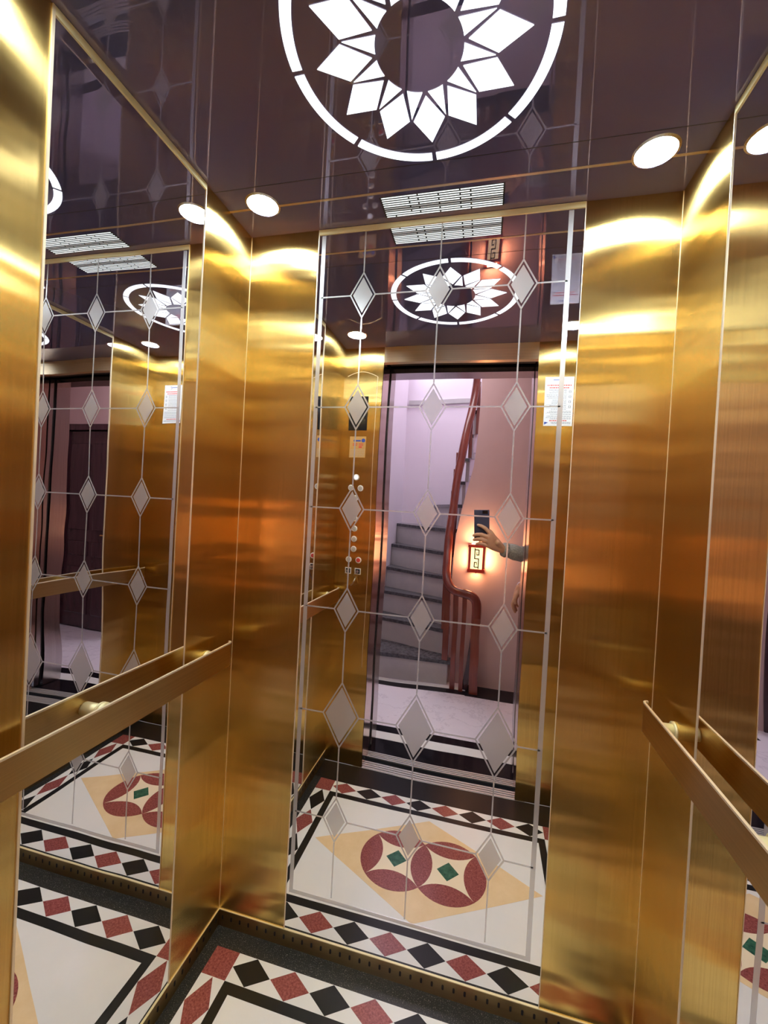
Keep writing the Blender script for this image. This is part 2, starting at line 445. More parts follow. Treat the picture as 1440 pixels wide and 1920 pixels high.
for k in range(4):
    cy = iy0-py*(k+.5)
    for cx, first in ((F0+IW/2, 0), (F1-IW/2, 1)):
        slab('diamond_inlay', 'red_tile' if (k+first) % 2 == 0 else 'black_tile',
             [(cx-IW/2+.0006, cy), (cx, cy+py/2-.0008), (cx+IW/2-.0006, cy), (cx, cy-py/2+.0008)])
slab('beige_rhombus', 'beige_tile', [(-.632, -.436), (-.170, -.186), (.292, -.436), (-.170, -.684)])
CR = .1485; cd_ = CR/math.sqrt(2)
c1, c2 = -.170-cd_, -.170+cd_; ccy = -.436
for c in (c1, c2): slab('cream_star', 'cream_tile', arc(c, ccy, CR*.93 if False else CR-.001, 0, 2*PI, 48)[:-1], .00025, .0004)
def lens(cx, ang):
    ax, ay = math.cos(ang), math.sin(ang)
    o = arc(cx, ccy, CR, ang-PI/4, ang+PI/4, 12)
    ox, oy = cx+2*cd_*ax, ccy+2*cd_*ay
    i = arc(ox, oy, CR, ang+PI-PI/4, ang+PI+PI/4, 12)
    slab('circle_petal', 'red_tile', o+i[1:-1], .00055, .0004)
for a in (PI/2, PI, -PI/2, 0): lens(c1, a)
for a in (PI/2, -PI/2, 0): lens(c2, a)
for c in (c1, c2): slab('green_square', 'green_tile', [(c-.043, ccy), (c, ccy+.043), (c+.043, ccy), (c, ccy-.043)], .0005, .0004)

# ------------------------------------------------------------------ handrails: flat band with returned ends
def handrail(label, xw, s):
    """xw wall plane, s = +1 when the cabin lies to +x of it"""
    t = thing('handrail', label, 'handrail', (xw, -.48, .917))
    off = .050; ya, yb = -.080, -.905
    def pth(sh):
        pts = [(xw+s*(off-.011+.011*math.sin(a)), ya-.011*(1-math.cos(a))) for a in [i*PI/2/6 for i in range(0, 7)]]
        q = [(x, yb-(y-ya)) for x, y in pts][::-1]
        return pts+q
    p = pth(0)
    bm = B(); add_sweep(bm, [(x, y, .953) for x, y in p], [(-.0015, -.036), (.0015, -.036), (.0015, .036), (-.0015, .036)])
    link_mesh('band', bm, 'gold_rail', t)
    bm = B(); add_sweep(bm, [(x, y, .9885) for x, y in p], [(-.0026, -.0022), (.0026, -.0022), (.0026, .0018), (-.0026, .0018)])
    link_mesh('top_edge', bm, 'gold_edge', t)
    for y in (-.135, -.49, -.85):
        bm = B(); add_cyl(bm, (xw+s*.001, y, .950), (xw+s*.049, y, .950), .015, 24); add_cyl(bm, (xw, y, .950), (xw+s*.005, y, .950), .021, 24)
        link_mesh('bracket', bm, 'gold_trim', t, True)
    put(t)
handrail('flat brushed gold handrail along the left wall under the plain mirror', XL, 1)
handrail('flat brushed gold handrail along the right wall at the picture edge', XR, -1)

# ------------------------------------------------------------------ front wall, header, door pocket, jambs
wall_front = structure(box('wall_front', 'dark', None, XL-.03, XR+.03, YF-.040, YF-.012, HO+.012, H))
box('header_panel', 'bronze', wall_front, JL, JR, YF-.010, YF, HO, H)
box('panel', 'gold', wall_front, XL, JL, YF-.010, YF, .004, H)
box('panel', 'gold', wall_front, JR, XR, YF-.010, YF, .004, H)
# car return faces and soffit (front edge to first pocket)
YA, YB = -1.10, -1.165
box('jamb_face', 'jamb', wall_front, JL-.006, JL, YA, YF-.0005, .004, HO+.006)
box('jamb_face', 'jamb', wall_front, JR, JR+.006, YA, YF-.0005, .004, HO+.006)
box('jamb_face', 'bronze', wall_front, JL, JR, -1.000, YF-.0105, HO, HO+.006)
box('gap_shade_sheet', 'dark', wall_front, JL, JR, -1.128, -1.000, HO+.034, HO+.04)  # dark sheet standing in for the shade inside the open door gap
# landing door frame
fr = thing('landing_door_frame', 'grey brushed steel frame lining the landing side of the lift doorway', 'door frame', (-.18, -1.22, 0))
box('side_jamb', 'steel', fr, JL-.055, JL, YO, YB, .004, HO)
box('side_jamb', 'steel', fr, JR, JR+.055, YO, YB, .004, HO)
box('head_jamb', 'steel', fr, JL-.055, JR+.055, YO, -1.155, HO, HO+.055)
put(fr)
# sliding leaves drawn back into the pockets
for (x0, x1, lb) in ((JL-.62, JL-.008, 'steel lift door leaf slid open into the pocket beside the button panel'),
                     (JR+.008, JR+.5, 'steel lift door leaf slid open into the pocket beside the notice')):
    t = thing('lift_door', lb, 'door', ((x0+x1)/2, -1.14, .01))
    box('leaf', 'steel', t, x0, x1, -1.150, -1.118, .012, HO+.03)
    e = JL-.008 if x0 < -.3 else JR+.008
    box('edge_seal', 'dark', t, e-.002, e+.002, -1.155, -1.148, .012, HO+.03)
    put(t)
# sills
for (y0, y1, lb) in ((-1.034, YF-.001, 'grooved metal cabin door sill across the doorway'), (-1.130, -1.073, 'grooved metal landing door sill across the doorway')):
    t = thing('door_sill', lb, 'sill', (-.18, (y0+y1)/2, 0))
    bm = B(); add_box(bm, JL-.05, JR+.05, y0, y1, -.03, -.004); link_mesh('sill_base', bm, 'dark', t)
    n = 4; pitch = (y1-y0)/n
    for k in range(n):
        box('sill_rib', 'sill_metal', t, JL-.05, JR+.05, y0+pitch*k+.0014, y0+pitch*(k+1)-.0040, -.004, .001)
    put(t)

# ------------------------------------------------------------------ control panel
cp = thing('control_panel', 'tall gold lift control panel with round buttons, keys and black display', 'control panel', (-.70, YF, .7))
PX0, PX1, PZ0 = -.792, -.606, .55
outl = [(PX0, PZ0), (PX1, PZ0), (PX1, 2.140)]+[(PX1+(PX0-PX1)*i/12, 2.140+.030*math.sin(PI*i/12)) for i in range(1, 12)]+[(PX0, 2.140)]
prism('plate', 'gold', cp, outl, .002, 'y', YF)
def edge_line(pts):
    bm = B()
    add_sweep(bm, [(x, YF+.002, z) for x, z in pts], [(-.0007, -.0007), (.0007, -.0007), (.0007, .0007), (-.0007, .0007)], upv=Vector((0, 1, 0)))
    link_mesh('plate_edge', bm, 'gold_edge', cp)
edge_line(outl[1:-1])
box('display', 'black_glass', cp, -.756, -.650, YF+.0015, YF+.0042, 1.846, 2.037, bev=.0008)
# information label
sk = box('information_label', 'sticker', cp, -.744, -.650, YF+.0016, YF+.0027, 1.693, 1.812)
bm = B(); add_cyl(bm, (-.665, YF+.0027, 1.790), (-.665, YF+.0031, 1.790), .011, 24)
add_box(bm, -.722, -.680, YF+.0027, YF+.0031, 1.784, 1.793); link_mesh('logo', bm, 'print_blue', sk)
bm = B()
for (a, b, z) in ((-.726, -.698, 1.771), (-.690, -.664, 1.771), (-.726, -.700, 1.763), (-.690, -.664, 1.763)): add_box(bm, a, b, YF+.0027, YF+.003, z-.002, z+.002)
add_box(bm, -.690, -.672, YF+.0027, YF+.003, 1.748, 1.757); link_mesh('printed_heading', bm, 'print_red', sk)
bm = B()
for k in range(7):
    z = 1.738-k*.0063; x = -.738
    while x < -.656:
        l = random.uniform(.008, .022); add_box(bm, x, min(x+l, -.654), YF+.0027, YF+.003, z-.0011, z+.0011); x += l+.002
link_mesh('printed_text', bm, 'print_pale', sk)
def button(x, z, r, mat, lab):
    bm = B(); add_cyl(bm, (x, YF+.002, z), (x, YF+.006, z), r, 28, r*.88); bt = link_mesh('button', bm, 'plastic_ring', cp, False)
    bm = B(); add_cyl(bm, (x, YF+.006, z), (x, YF+.0072, z), r*.70, 24, r*.62); link_mesh('button_cap', bm, mat, bt)
    if lab: bt['label'] = lab
button(-.6945, 1.584, .0175, 'glow_neon', 'white round glowing alarm button')
for x in (-.723, -.668): button(x, 1.527, .0166, 'plastic_clear', None)
for k in range(6): button(-.6945+.0004*k, 1.473-k*.0546, .0162, 'plastic_clear', None)
button(-.7175, 1.1415, .0168, 'plastic_clear', None); button(-.662, 1.1415, .0168, 'print_red', 'round button with a red cap')
for x in (-.718, -.663):
    bm = B(); add_box(bm, x-.017, x+.017, YF+.002, YF+.0045, 1.063, 1.097, bev=.0008); kp = link_mesh('key_switch', bm, 'plastic_ring', cp)
    bm = B(); add_box(bm, x-.013, x+.013, YF+.0045, YF+.0052, 1.067, 1.093); link_mesh('key_face', bm, 'dark', kp)
    bm = B(); add_cyl(bm, (x, YF+.004, 1.080), (x, YF+.012, 1.080), .0085, 20); link_mesh('key_barrel', bm, 'chrome', kp, False)
    bm = B(); add_box(bm, x-.0012, x+.0012, YF+.010, YF+.034, 1.073, 1.087, bev=.0005)
    bm2 = B(); add_cyl(bm2, (x-.0013, YF+.036, 1.080), (x+.0013, YF+.036, 1.080), .011, 20); merge(bm, bm2); link_mesh('key', bm, 'chrome', kp)
    bm = B(); add_sweep(bm, [(x+.010*math.sin(a), YF+.040, 1.066+.010*math.cos(a)) for a in [i*2*PI/14 for i in range(15)]],
                        [(-.0008, -.0008), (.0008, -.0008), (.0008, .0008), (-.0008, .0008)], upv=Vector((0, 1, 0))); link_mesh('key_ring', bm, 'chrome', kp)
    if x > -.7:
        bm = B(); add_sweep(bm, [(x, YF+.040, 1.055), (x-.006, YF+.040, 1.035), (x-.014, YF+.040, 1.018), (x-.026, YF+.040, 1.005)],
                            [(-.003, -.0012), (.003, -.0012), (.003, .0012), (-.003, .0012)], upv=Vector((0, 1, 0))); link_mesh('spare_key', bm, 'chrome', kp)
        bm = B(); add_sweep(bm, [(x+.006, YF+.041, 1.056), (x+.012, YF+.041, 1.04), (x+.016, YF+.041, 1.024)],
                            [(-.003, -.0008), (.003, -.0008), (.003, .0008), (-.003, .0008)], upv=Vector((0, 1, 0))); link_mesh('brass_key', bm, 'brass', kp)
put(cp)

# ------------------------------------------------------------------ notice on the right front panel
NX0, NX1, NZ0, NZ1 = .2540, .3915, 1.876, 2.121
nt_ = thing('notice', 'white printed safety notice taped to the gold panel right of the doorway', 'notice', ((NX0+NX1)/2, YF, NZ0))
box('sheet', 'paper', nt_, NX0, NX1, YF+.0002, YF+.0009, NZ0, NZ1)
def nb(bm, u0, u1, v, h):      # u from the reader's left (larger x) 0..1, v from the top 0..1
    W_, H_ = NX1-NX0, NZ1-NZ0
    add_box(bm, NX1-u1*W_, NX1-u0*W_, YF+.0009, YF+.00115, NZ1-(v+h)*H_, NZ1-v*H_)
bm = B()
for v, a, b in ((.165, .08, .92), (.215, .16, .84)):
    u = a
    while u < b: l = random.uniform(.03, .08); nb(bm, u, min(u+l, b), v, .022); u += l+.015
u = .20
while u < .8: l = random.uniform(.03, .07); nb(bm, u, min(u+l, .8), .885, .020); u += l+.015
link_mesh('printed_heading', bm, 'print_red', nt_)
bm = B()
for i, v in enumerate([.27, .30, .33, .375, .405, .435, .48, .51, .54, .585, .615, .66, .70, .725, .765, .80, .83, .855, .925, .945]):
    u = .24 if v < .7 else .06; e = random.uniform(.72, .94)
    while u < e: l = random.uniform(.03, .10); nb(bm, u, min(u+l, e), v, .009); u += l+.014
for v in (.26, .36, .465, .57, .645, .745): nb(bm, .05, .95, v, .003)
link_mesh('printed_text', bm, 'print_black', nt_)
for v in (.285, .385, .49, .59):
    bm = B(); nb(bm, .08, .16, v, .006); nb(bm, .08, .16, v+.038, .006); nb(bm, .08, .10, v, .044); nb(bm, .14, .16, v, .044); link_mesh('printed_icon', bm, 'print_black', nt_)
bm = B(); nb(bm, .44, .72, .055, .014); W_, H_ = NX1-NX0, NZ1-NZ0
add_sweep(bm, [(NX1-.37*W_+.0055*math.cos(a), YF+.0011, NZ1-.075*H_+.0075*math.sin(a)) for a in [.5+i*PI*1.5/10 for i in range(11)]],
          [(-.0012, -.0002), (.0012, -.0002), (.0012, .0002), (-.0012, .0002)], upv=Vector((0, 1, 0)))
link_mesh('logo', bm, 'print_blue', nt_)
prism('corner_mark', 'print_blue', nt_, [(NX0+.004, NZ0+.006), (NX0+.004, NZ0+.020), (NX0+.022, NZ0+.017)], .0003, 'y', YF+.0009)
put(nt_)
# ------------------------------------------------------------------ landing: floor bands, walls
YW, YD, YS = -2.27, -2.21, -3.60         # lantern wall, wooden door wall, stairwell back wall
lf = structure(box('floor', 'veined', None, -2.0, 1.8, YS-.1, -1.132, -.06, -.0005))
def lband(nm, mat, x0, x1, y0, y1): return prism(nm, mat, lf, rect(x0, x1, y0, y1), .0008, 'z', -.0005)
lband('threshold_stone', 'landing_black', JL-.05, JR+.05, -1.272, -1.132)
lband('white_band', 'white_tile', -2.0, 1.8, -1.352, -1.273)
lband('black_band', 'landing_black', -2.0, 1.8, -1.425, -1.353)
lband('black_band', 'landing_black', -.95, -.08, -2.135, -2.055)
lband('granite_slab', 'landing_black', -.08, 1.8, -2.27, -2.045)
lband('white_band', 'white_tile', -.95, -.10, -2.19, -2.136)
def wbox(nm, mat, *a): return structure(box(nm, mat, None, *a))
wl = wbox('wall_landing_front', 'wall_lilac', -2.0, JL-.056, YO+.0, YB-.002, 0, 2.9)
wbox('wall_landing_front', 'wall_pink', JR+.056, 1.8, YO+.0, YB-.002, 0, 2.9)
wbox('wall_landing_front', 'wall_lilac', JL-.056, JR+.056, YO+.0, YB-.002, HO+.056, 2.9)
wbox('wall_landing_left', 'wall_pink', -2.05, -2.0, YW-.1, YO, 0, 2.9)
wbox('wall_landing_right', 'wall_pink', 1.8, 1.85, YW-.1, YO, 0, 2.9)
wbox('ceiling_landing', 'wall_lilac', -2.0, 1.8, YW, YO, 2.9, 2.95)
# lantern wall: left edge follows the curved plaster under the winding stair
edge = [(-.235, 0), (-.235, .75), (-.232, 1.05), (-.220, 1.25), (-.195, 1.42), (-.155, 1.60), (-.115, 1.80), (-.094, 2.05), (-.085, 2.4), (-.085, 5.0)]
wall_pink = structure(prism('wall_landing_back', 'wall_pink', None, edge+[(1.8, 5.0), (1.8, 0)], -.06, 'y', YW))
wbox('wall_landing_door_side', 'wall_pink', -2.0, -1.80, YD-.15, YD, 0, 5.0)
wbox('wall_landing_door_side', 'wall_pink', -1.05, -.95, YD-.15, YD, 0, 5.0)
wbox('wall_landing_door_side', 'wall_pink', -1.80, -1.05, YD-.15, YD, 2.12, 5.0)
wbox('wall_landing_door_side', 'dark_wall', -1.80, -1.05, YD-.15, YD-.10, 0, 2.12)
wbox('wall_stairwell_left', 'wall_lilac', -1.0, -.95, YS, YD-.15, 0, 5.0)
wbox('wall_stairwell_back', 'wall_lilac', -1.0, 1.0, YS-.05, YS, 0, 5.0)
wbox('trim_1', 'riser', -.93, 1.0, YS, YS+.02, 2.64, 2.69)
wbox('wall_stairwell_right', 'wall_lilac', 1.0, 1.05, YS, YW-.06, 0, 5.0)
wbox('ceiling_stairwell', 'wall_lilac', -1.0, 1.05, YS, YW, 5.0, 5.05)
# shaft wall closing the gap between cabin and landing
wbox('wall_shaft', 'dark_wall', -1.45, -1.40, YB-.002, .3, -.06, 2.9)
wbox('wall_shaft', 'dark_wall', .95, 1.0, YB-.002, .3, -.06, 2.9)
wbox('wall_shaft', 'dark_wall', -1.45, 1.0, .3, .35, -.06, 2.9)  # back wall added with the lid against stray world light
wbox('shaft_light_lid', 'dark_wall', -1.45, 1.0, YB-.002, .35, 2.9, 2.95)  # unseen lid added to stop world light leaking in above the cabin

# wooden door
dr = structure(box('door_1', 'wood_dark', None, -1.76, -1.09, YD-.07, YD-.03, .01, 2.05))
box('door_frame', 'wood_dark', dr, -1.80, -1.76, YD-.10, YD+.012, 0, 2.12)
box('door_frame', 'wood_dark', dr, -1.09, -1.05, YD-.10, YD+.012, 0, 2.12)
box('door_frame', 'wood_dark', dr, -1.76, -1.09, YD-.10, YD+.012, 2.06, 2.12)
for (z0, z1) in ((.14, .62), (.74, .92), (1.04, 1.92)):
    for (x0, x1) in ((-1.70, -1.45), (-1.40, -1.15)):
        bm = B(); add_box(bm, x0, x1, YD-.036, YD-.018, z0, z1, bev=.012); link_mesh('raised_panel', bm, 'wood_dark', dr)
bm = B(); add_cyl(bm, (-1.13, YD-.03, 1.0), (-1.13, YD+.02, 1.0), .012); add_cyl(bm, (-1.13, YD+.018, 1.0), (-1.24, YD+.018, 1.0), .008)
link_mesh('handle', bm, 'brass', dr)

# ------------------------------------------------------------------ winding staircase
st = thing('staircase', 'winding staircase with grey stone risers and dark granite treads beyond the doorway', 'staircase', (-.55, -2.2, 0))
RISE = .2125
inner = [(-.235, -2.200), (-.242, -2.325), (-.250, -2.430), (-.250, -2.500), (-.250, -2.550), (-.245, -2.590)]
outer = [(-.948, -2.200), (-.948, -2.520), (-.948, -2.740), (-.948, -2.930), (-.948, -3.110), (-.948, -3.330)]
inner += [(-.232, -2.615), (-.215, -2.632), (-.195, -2.642), (-.175, -2.650), (-.150, -2.655), (-.100, -2.655)]
outer += [(-.57, YS+.002), (-.30, YS+.002), (-.08, YS+.002), (.18, YS+.002), (.48, YS+.002), (.85, YS+.002)]
corner = {6: (-.948, YS+.002)}
def xy_at(p, q, t): return (p[0]+(q[0]-p[0])*t, p[1]+(q[1]-p[1])*t)
NS = len(inner)-1
for n in range(NS):
    z = RISE*(n+1)
    a, b, c, d = inner[n], outer[n], outer[n+1], inner[n+1]
    dirv = Vector((b[0]-a[0], b[1]-a[1])).normalized(); nrm = Vector((-dirv.y, dirv.x))
    mid_next = Vector(((c[0]+d[0])/2-(a[0]+b[0])/2, (c[1]+d[1])/2-(a[1]+b[1])/2))
    if nrm.dot(mid_next) < 0: nrm = -nrm
    nose = nrm*-.022; side = dirv*-.030
    pts = [(a[0]+nose.x+side.x, a[1]+nose.y+side.y), (b[0]+nose.x*(b[0] > -.9), b[1]+nose.y)]
    pts.append(b) if abs(b[0]+.948) < 1e-3 or True else None
    if n == 5: pts.append(corner[6])
    back = nrm*.01
    pts += [(c[0], c[1]), (d[0]+side.x, d[1]+side.y)]
    prism('tread', 'tread', st, pts, .030, 'z', z-.030)
    bk = nrm*.03
    rp = [a, b, (b[0]+bk.x, max(YS+.003, b[1]+bk.y)), (a[0]+bk.x, a[1]+bk.y)]
    prism('riser', 'riser', st, rp, RISE-.030, 'z', z-RISE)
    if n < 5:
        prism('stair_body', 'riser', st, [(a[0], a[1]-.03), (b[0], b[1]-.03), (c[0], c[1]-.03), (d[0], d[1]-.03)], z-.032, 'z', 0)
# plaster soffit under the upper winders
bm = B(); fr_ = []
for n in range(5, NS+1):
    z = RISE*(n)-.16
    a, b = inner[n], outer[n]
    fr_.append([bm.verts.new((a[0]-.0, a[1], z)), bm.verts.new((b[0], b[1], z)), bm.verts.new((b[0], b[1], z+.12)), bm.verts.new((a[0], a[1], z+.12))])
for p, q in zip(fr_[:-1], fr_[1:]):
    for j in range(4): bm.faces.new((p[j], p[(j+1) % 4], q[(j+1) % 4], q[j]))
bm.faces.new(fr_[0]); bm.faces.new(fr_[-1][::-1])
link_mesh('soffit', bm, 'wall_lilac', st)
put(st)

# ------------------------------------------------------------------ balustrade
bl = thing('stair_balustrade', 'dark red wooden stair handrail sweeping down to a newel with slim balusters', 'stair railing', (-.15, -2.2, 0))
def smooth_path(pts, n=8):
    out = []; P = [Vector(p) for p in pts]; P = [P[0]*2-P[1]]+P+[P[-1]*2-P[-2]]
    for i in range(1, len(P)-2):
        for k in range(n):
            t = k/n; p0, p1, p2, p3 = P[i-1:i+3]
            out.append(.5*((2*p1)+(-p0+p2)*t+(2*p0-5*p1+4*p2-p3)*t*t+(-p0+3*p1-3*p2+p3)*t*t*t))
    out.append(P[-2]); return out
rail = smooth_path([(-.024, -2.12, .56), (-.024, -2.12, .66), (-.032, -2.12, .728), (-.066, -2.12, .768), (-.126, -2.12, .785), (-.199, -2.13, .800), (-.248, -2.15, .845), (-.272, -2.18, .92),
                    (-.279, -2.23, 1.03), (-.279, -2.30, 1.24), (-.270, -2.38, 1.445), (-.256, -2.45, 1.69), (-.230, -2.51, 1.90), (-.199, -2.56, 2.135), (-.162, -2.60, 2.38), (-.139, -2.63, 2.625), (-.129, -2.64, 2.9), (-.120, -2.65, 3.2)], 6)
bm = B(); prof = [(-.032, -.026), (-.024, -.034), (.024, -.034), (.032, -.026), (.036, .010), (.026, .026), (-.026, .026), (-.036, .010)]
add_sweep(bm, rail, prof, upv=Vector((0, 1, 0)))
link_mesh('handrail', bm, 'wood', bl, True)
bm = B(); nw = smooth_path([(-.024, -2.12, .60), (-.023, -2.12, .45), (-.018, -2.12, .30), (-.020, -2.12, .15), (-.016, -2.12, .0)], 5)
add_sweep(bm, nw, [(-.033, -.030), (.033, -.030), (.033, .030), (-.033, .030)], upv=Vector((0, 1, 0))); link_mesh('newel', bm, 'wood', bl)
bm = B(); add_sweep(bm, smooth_path([(-.035, -2.165, .42), (-.055, -2.17, .22), (-.090, -2.175, .0)], 5), [(-.024, -.018), (.024, -.018), (.024, .018), (-.024, .018)], upv=Vector((0, 1, 0)))
link_mesh('newel_brace', bm, 'wood_dark', bl)
for (x, y, z0, z1, hw) in ((-.118, -2.125, 0, .77, .017), (-.186, -2.145, 0, .78, .020), (-.258, -2.20, RISE, .86, .024), (-.290, -2.34, 2*RISE, 1.28, .018), (-.286, -2.45, 3*RISE, 1.60, .018),
                       (-.276, -2.52, 4*RISE, 1.80, .018), (-.262, -2.56, 5*RISE, 1.95, .018), (-.165, -2.60, 9*RISE, 2.36, .015), (-.112, -2.634, 10*RISE, 2.60, .015)):
    box('baluster', 'wood', bl, x-hw, x+hw, y-.016, y+.016, z0, z1, bev=.003)
put(bl)

# ------------------------------------------------------------------ lantern sconces
def lantern(label, x0, x1, z0, z1, yw):
    cx = (x0+x1)/2
    t = thing('wall_lantern', label, 'wall lamp', (cx, yw, z0))
    d = .075; w_ = x1-x0
    box('back_plate', 'lantern_red', t, x0, x1, yw, yw+.010, z0, z1)
    box('top_board', 'lantern_red', t, x0-.008, x1+.008, yw, yw+d+.008, z1-.020, z1)
    box('bottom_board', 'lantern_red', t, x0-.008, x1+.008, yw, yw+d+.008, z0, z0+.026)
    for x in (x0, x1-.012):
        for y in (yw+.0, yw+d-.012): box('post', 'lantern_red', t, x, x+.012, y, y+.012, z0+.026, z1-.020)
    g = box('glowing_panel', 'glow_lantern', t, x0+.013, x1-.013, yw+.012, yw+d-.013, z0+.027, z1-.021)
    bw = .0075; hw = .015; zt, zb = z1-.024, z0+.03; zm = (zt+zb)/2; y0 = yw+d-.012; y1 = yw+d-.006
    bm = B()
    add_box(bm, cx-hw-bw/2, cx-hw+bw/2, y0, y1, zm-.0, zt); add_box(bm, cx+hw-bw/2, cx+hw+bw/2, y0, y1, zb, zm)
    add_box(bm, cx-hw-bw/2, cx+hw+bw/2, y0, y1, zm-bw/2, zm+bw/2)
    add_box(bm, cx-hw, cx+hw, y0, y1, zt-.010-bw, zt-.010); add_box(bm, cx-hw, cx+hw, y0, y1, zb+.01, zb+.01+bw)
    add_box(bm, cx+hw-bw/2, cx+hw+bw/2, y0, y1, zm+.028, zt-.012); add_box(bm, cx-hw-bw/2, cx-hw+bw/2, y0, y1, zb+.012, zm-.028)
    add_box(bm, cx-.002, cx+hw, y0, y1, zm+.028, zm+.028+bw); add_box(bm, cx-hw, cx+.002, y0, y1, zm-.028-bw, zm-.028)
    add_box(bm, cx-.003, cx+.0015, y0, y1, zm+.028, zm+.055); add_box(bm, cx-.0015, cx+.003, y0, y1, zm-.055, zm-.028)
    link_mesh('fret_bars', bm, 'wood_dark', t)
    bm = B(); add_cyl(bm, (cx, yw+d*.6, z0-.010), (cx, yw+d*.6, z0), .006); link_mesh('finial', bm, 'lantern_red', t)
    put(t)
    # the paper faces and the open top throw light on the wall
    ym, zm_ = yw+.045, (z0+z1)/2
    for nm, loc, rot, sx, sy, en in (('lantern_top_glow', (cx, ym, z1+.004), (PI, 0, 0), .08, .05, 2.6), ('lantern_foot_glow', (cx, ym, z0-.012), (0, 0, 0), .07, .05, .5),
                                     ('lantern_side_glow', (x0-.006, ym, zm_), (0, PI/2, 0), .16, .05, 1.0), ('lantern_side_glow', (x1+.006, ym, zm_), (0, -PI/2, 0), .16, .05, 1.6)):
        area(nm, loc, rot, sx, sy, en, (1.0, .46, .20))
lantern('lit red wooden wall lantern with fretwork on the pink wall by the stairs', -.107, .008, .954, 1.180, YW)

# ------------------------------------------------------------------ person with phone
def grow(nodes, edges, root, sub=2):
    """connected joints with radii -> one smooth skinned mesh (skin + subdivision), as bmesh"""
    names = list(nodes); idx = {n: i for i, n in enumerate(names)}
    me = bpy.data.meshes.new('sk'); me.from_pydata([nodes[n][0] for n in names], [(idx[a], idx[b]) for a, b in edges], [])
    o = bpy.data.objects.new('sk', me); C.objects.link(o)
    md = o.modifiers.new('skin', 'SKIN'); md.use_smooth_shade = True; md.branch_smoothing = .4
    for i, n in enumerate(names):
        r = nodes[n][1]; sv = me.skin_vertices[0].data[i]
        sv.radius = r if isinstance(r, tuple) else (r, r); sv.use_root = (n == root)
    s = o.modifiers.new('sub', 'SUBSURF'); s.levels = sub; s.render_levels = sub
    dg = bpy.context.evaluated_depsgraph_get(); ev = o.evaluated_get(dg); m2 = bpy.data.meshes.new_from_object(ev)
    bm = B(); bm.from_mesh(m2); bpy.data.meshes.remove(m2); bpy.data.objects.remove(o); bpy.data.meshes.remove(me)
    return bm
def chain(*n): return list(zip(n[:-1], n[1:]))
person = thing('person', 'person in a grey-green knit sweater holding a dark phone up at the doorway', 'person', (.56, -1.63, 0))
# camera-frame helper: right, up, towards the mirror
def K(r, u, f): return tuple(CAM+RT*r+UP*u+FW*f)
px_, pyc = .56, -1.63
Wr = Vector((.108, -1.272, 1.232))
N = {
 'pelvis': ((px_, pyc, .93), (.10, .125)), 'waist': ((px_, pyc, 1.05), (.10, .135)), 'chest': ((px_, pyc, 1.23), (.115, .165)),
 'upper': ((px_, pyc, 1.36), (.09, .15)), 'neck': ((px_-.005, pyc, 1.455), .052), 'neck2': ((px_-.02, pyc, 1.52), .050),
 'rsh': ((px_-.005, pyc+.165, 1.37), .056), 'relb': ((.405, -1.395, 1.165), .044), 'rfore': ((.26, -1.345, 1.20), .038), 'rwr': (tuple(Wr), .025),
 'lsh': ((px_-.005, pyc-.165, 1.37), .056), 'lelb': ((.50, pyc-.17, 1.10), .043), 'lfore': ((.36, pyc-.09, 1.03), .037), 'lwr': ((.245, -1.585, .962), .025),
 'rhip': ((px_, pyc+.080, .78), .075), 'rkn': ((px_-.02, pyc+.09, .48), .058), 'rank': ((px_, pyc+.09, .085), .037), 'rtoe': ((px_-.15, pyc+.10, .035), .034),
 'lhip': ((px_, pyc-.080, .78), .075), 'lkn': ((px_-.02, pyc-.09, .48), .058), 'lank': ((px_, pyc-.09, .085), .037), 'ltoe': ((px_-.15, pyc-.10, .035), .034),
}
Ed = chain('pelvis', 'waist', 'chest', 'upper', 'neck', 'neck2')+chain('upper', 'rsh', 'relb', 'rfore', 'rwr')+chain('upper', 'lsh', 'lelb', 'lfore', 'lwr') \
   + chain('pelvis', 'rhip', 'rkn', 'rank', 'rtoe')+chain('pelvis', 'lhip', 'lkn', 'lank', 'ltoe')
body = grow(N, Ed, 'pelvis')
# head
t = B(); bmesh.ops.create_uvsphere(t, u_segments=28, v_segments=20, radius=1)
for v in t.verts:
    x, y, z = v.co
    w_ = .074*(1-.22*max(0, -z)**1.5); v.co = Vector((x*.092*(1-.10*max(0, -z)), y*w_, z*.122))
    if x < -.8 and abs(y) < .22 and -.28 < z < .12: v.co.x -= .022*(1-abs(y)/.22)*(1-abs(z+.12)/.3)
    if x < -.55 and abs(y) < .35 and -.62 < z < -.44: v.co.x -= .006
    if x < -.6 and .18 < abs(y) < .5 and 0 < z < .22: v.co.x += .008
HC = Matrix.Translation((px_-.04, pyc+.0, 1.635)) @ Matrix.Rotation(-.35, 4, 'Z') @ Matrix.Rotation(-.08, 4, 'Y')
merge(body, t, HC)
for s in (-1, 1):
    t = B(); bmesh.ops.create_uvsphere(t, u_segments=10, v_segments=8, radius=1)
    for v in t.verts: v.co = Vector((v.co.x*.018, v.co.y*.007+s*.074, v.co.z*.030-.008))
    merge(body, t, HC)
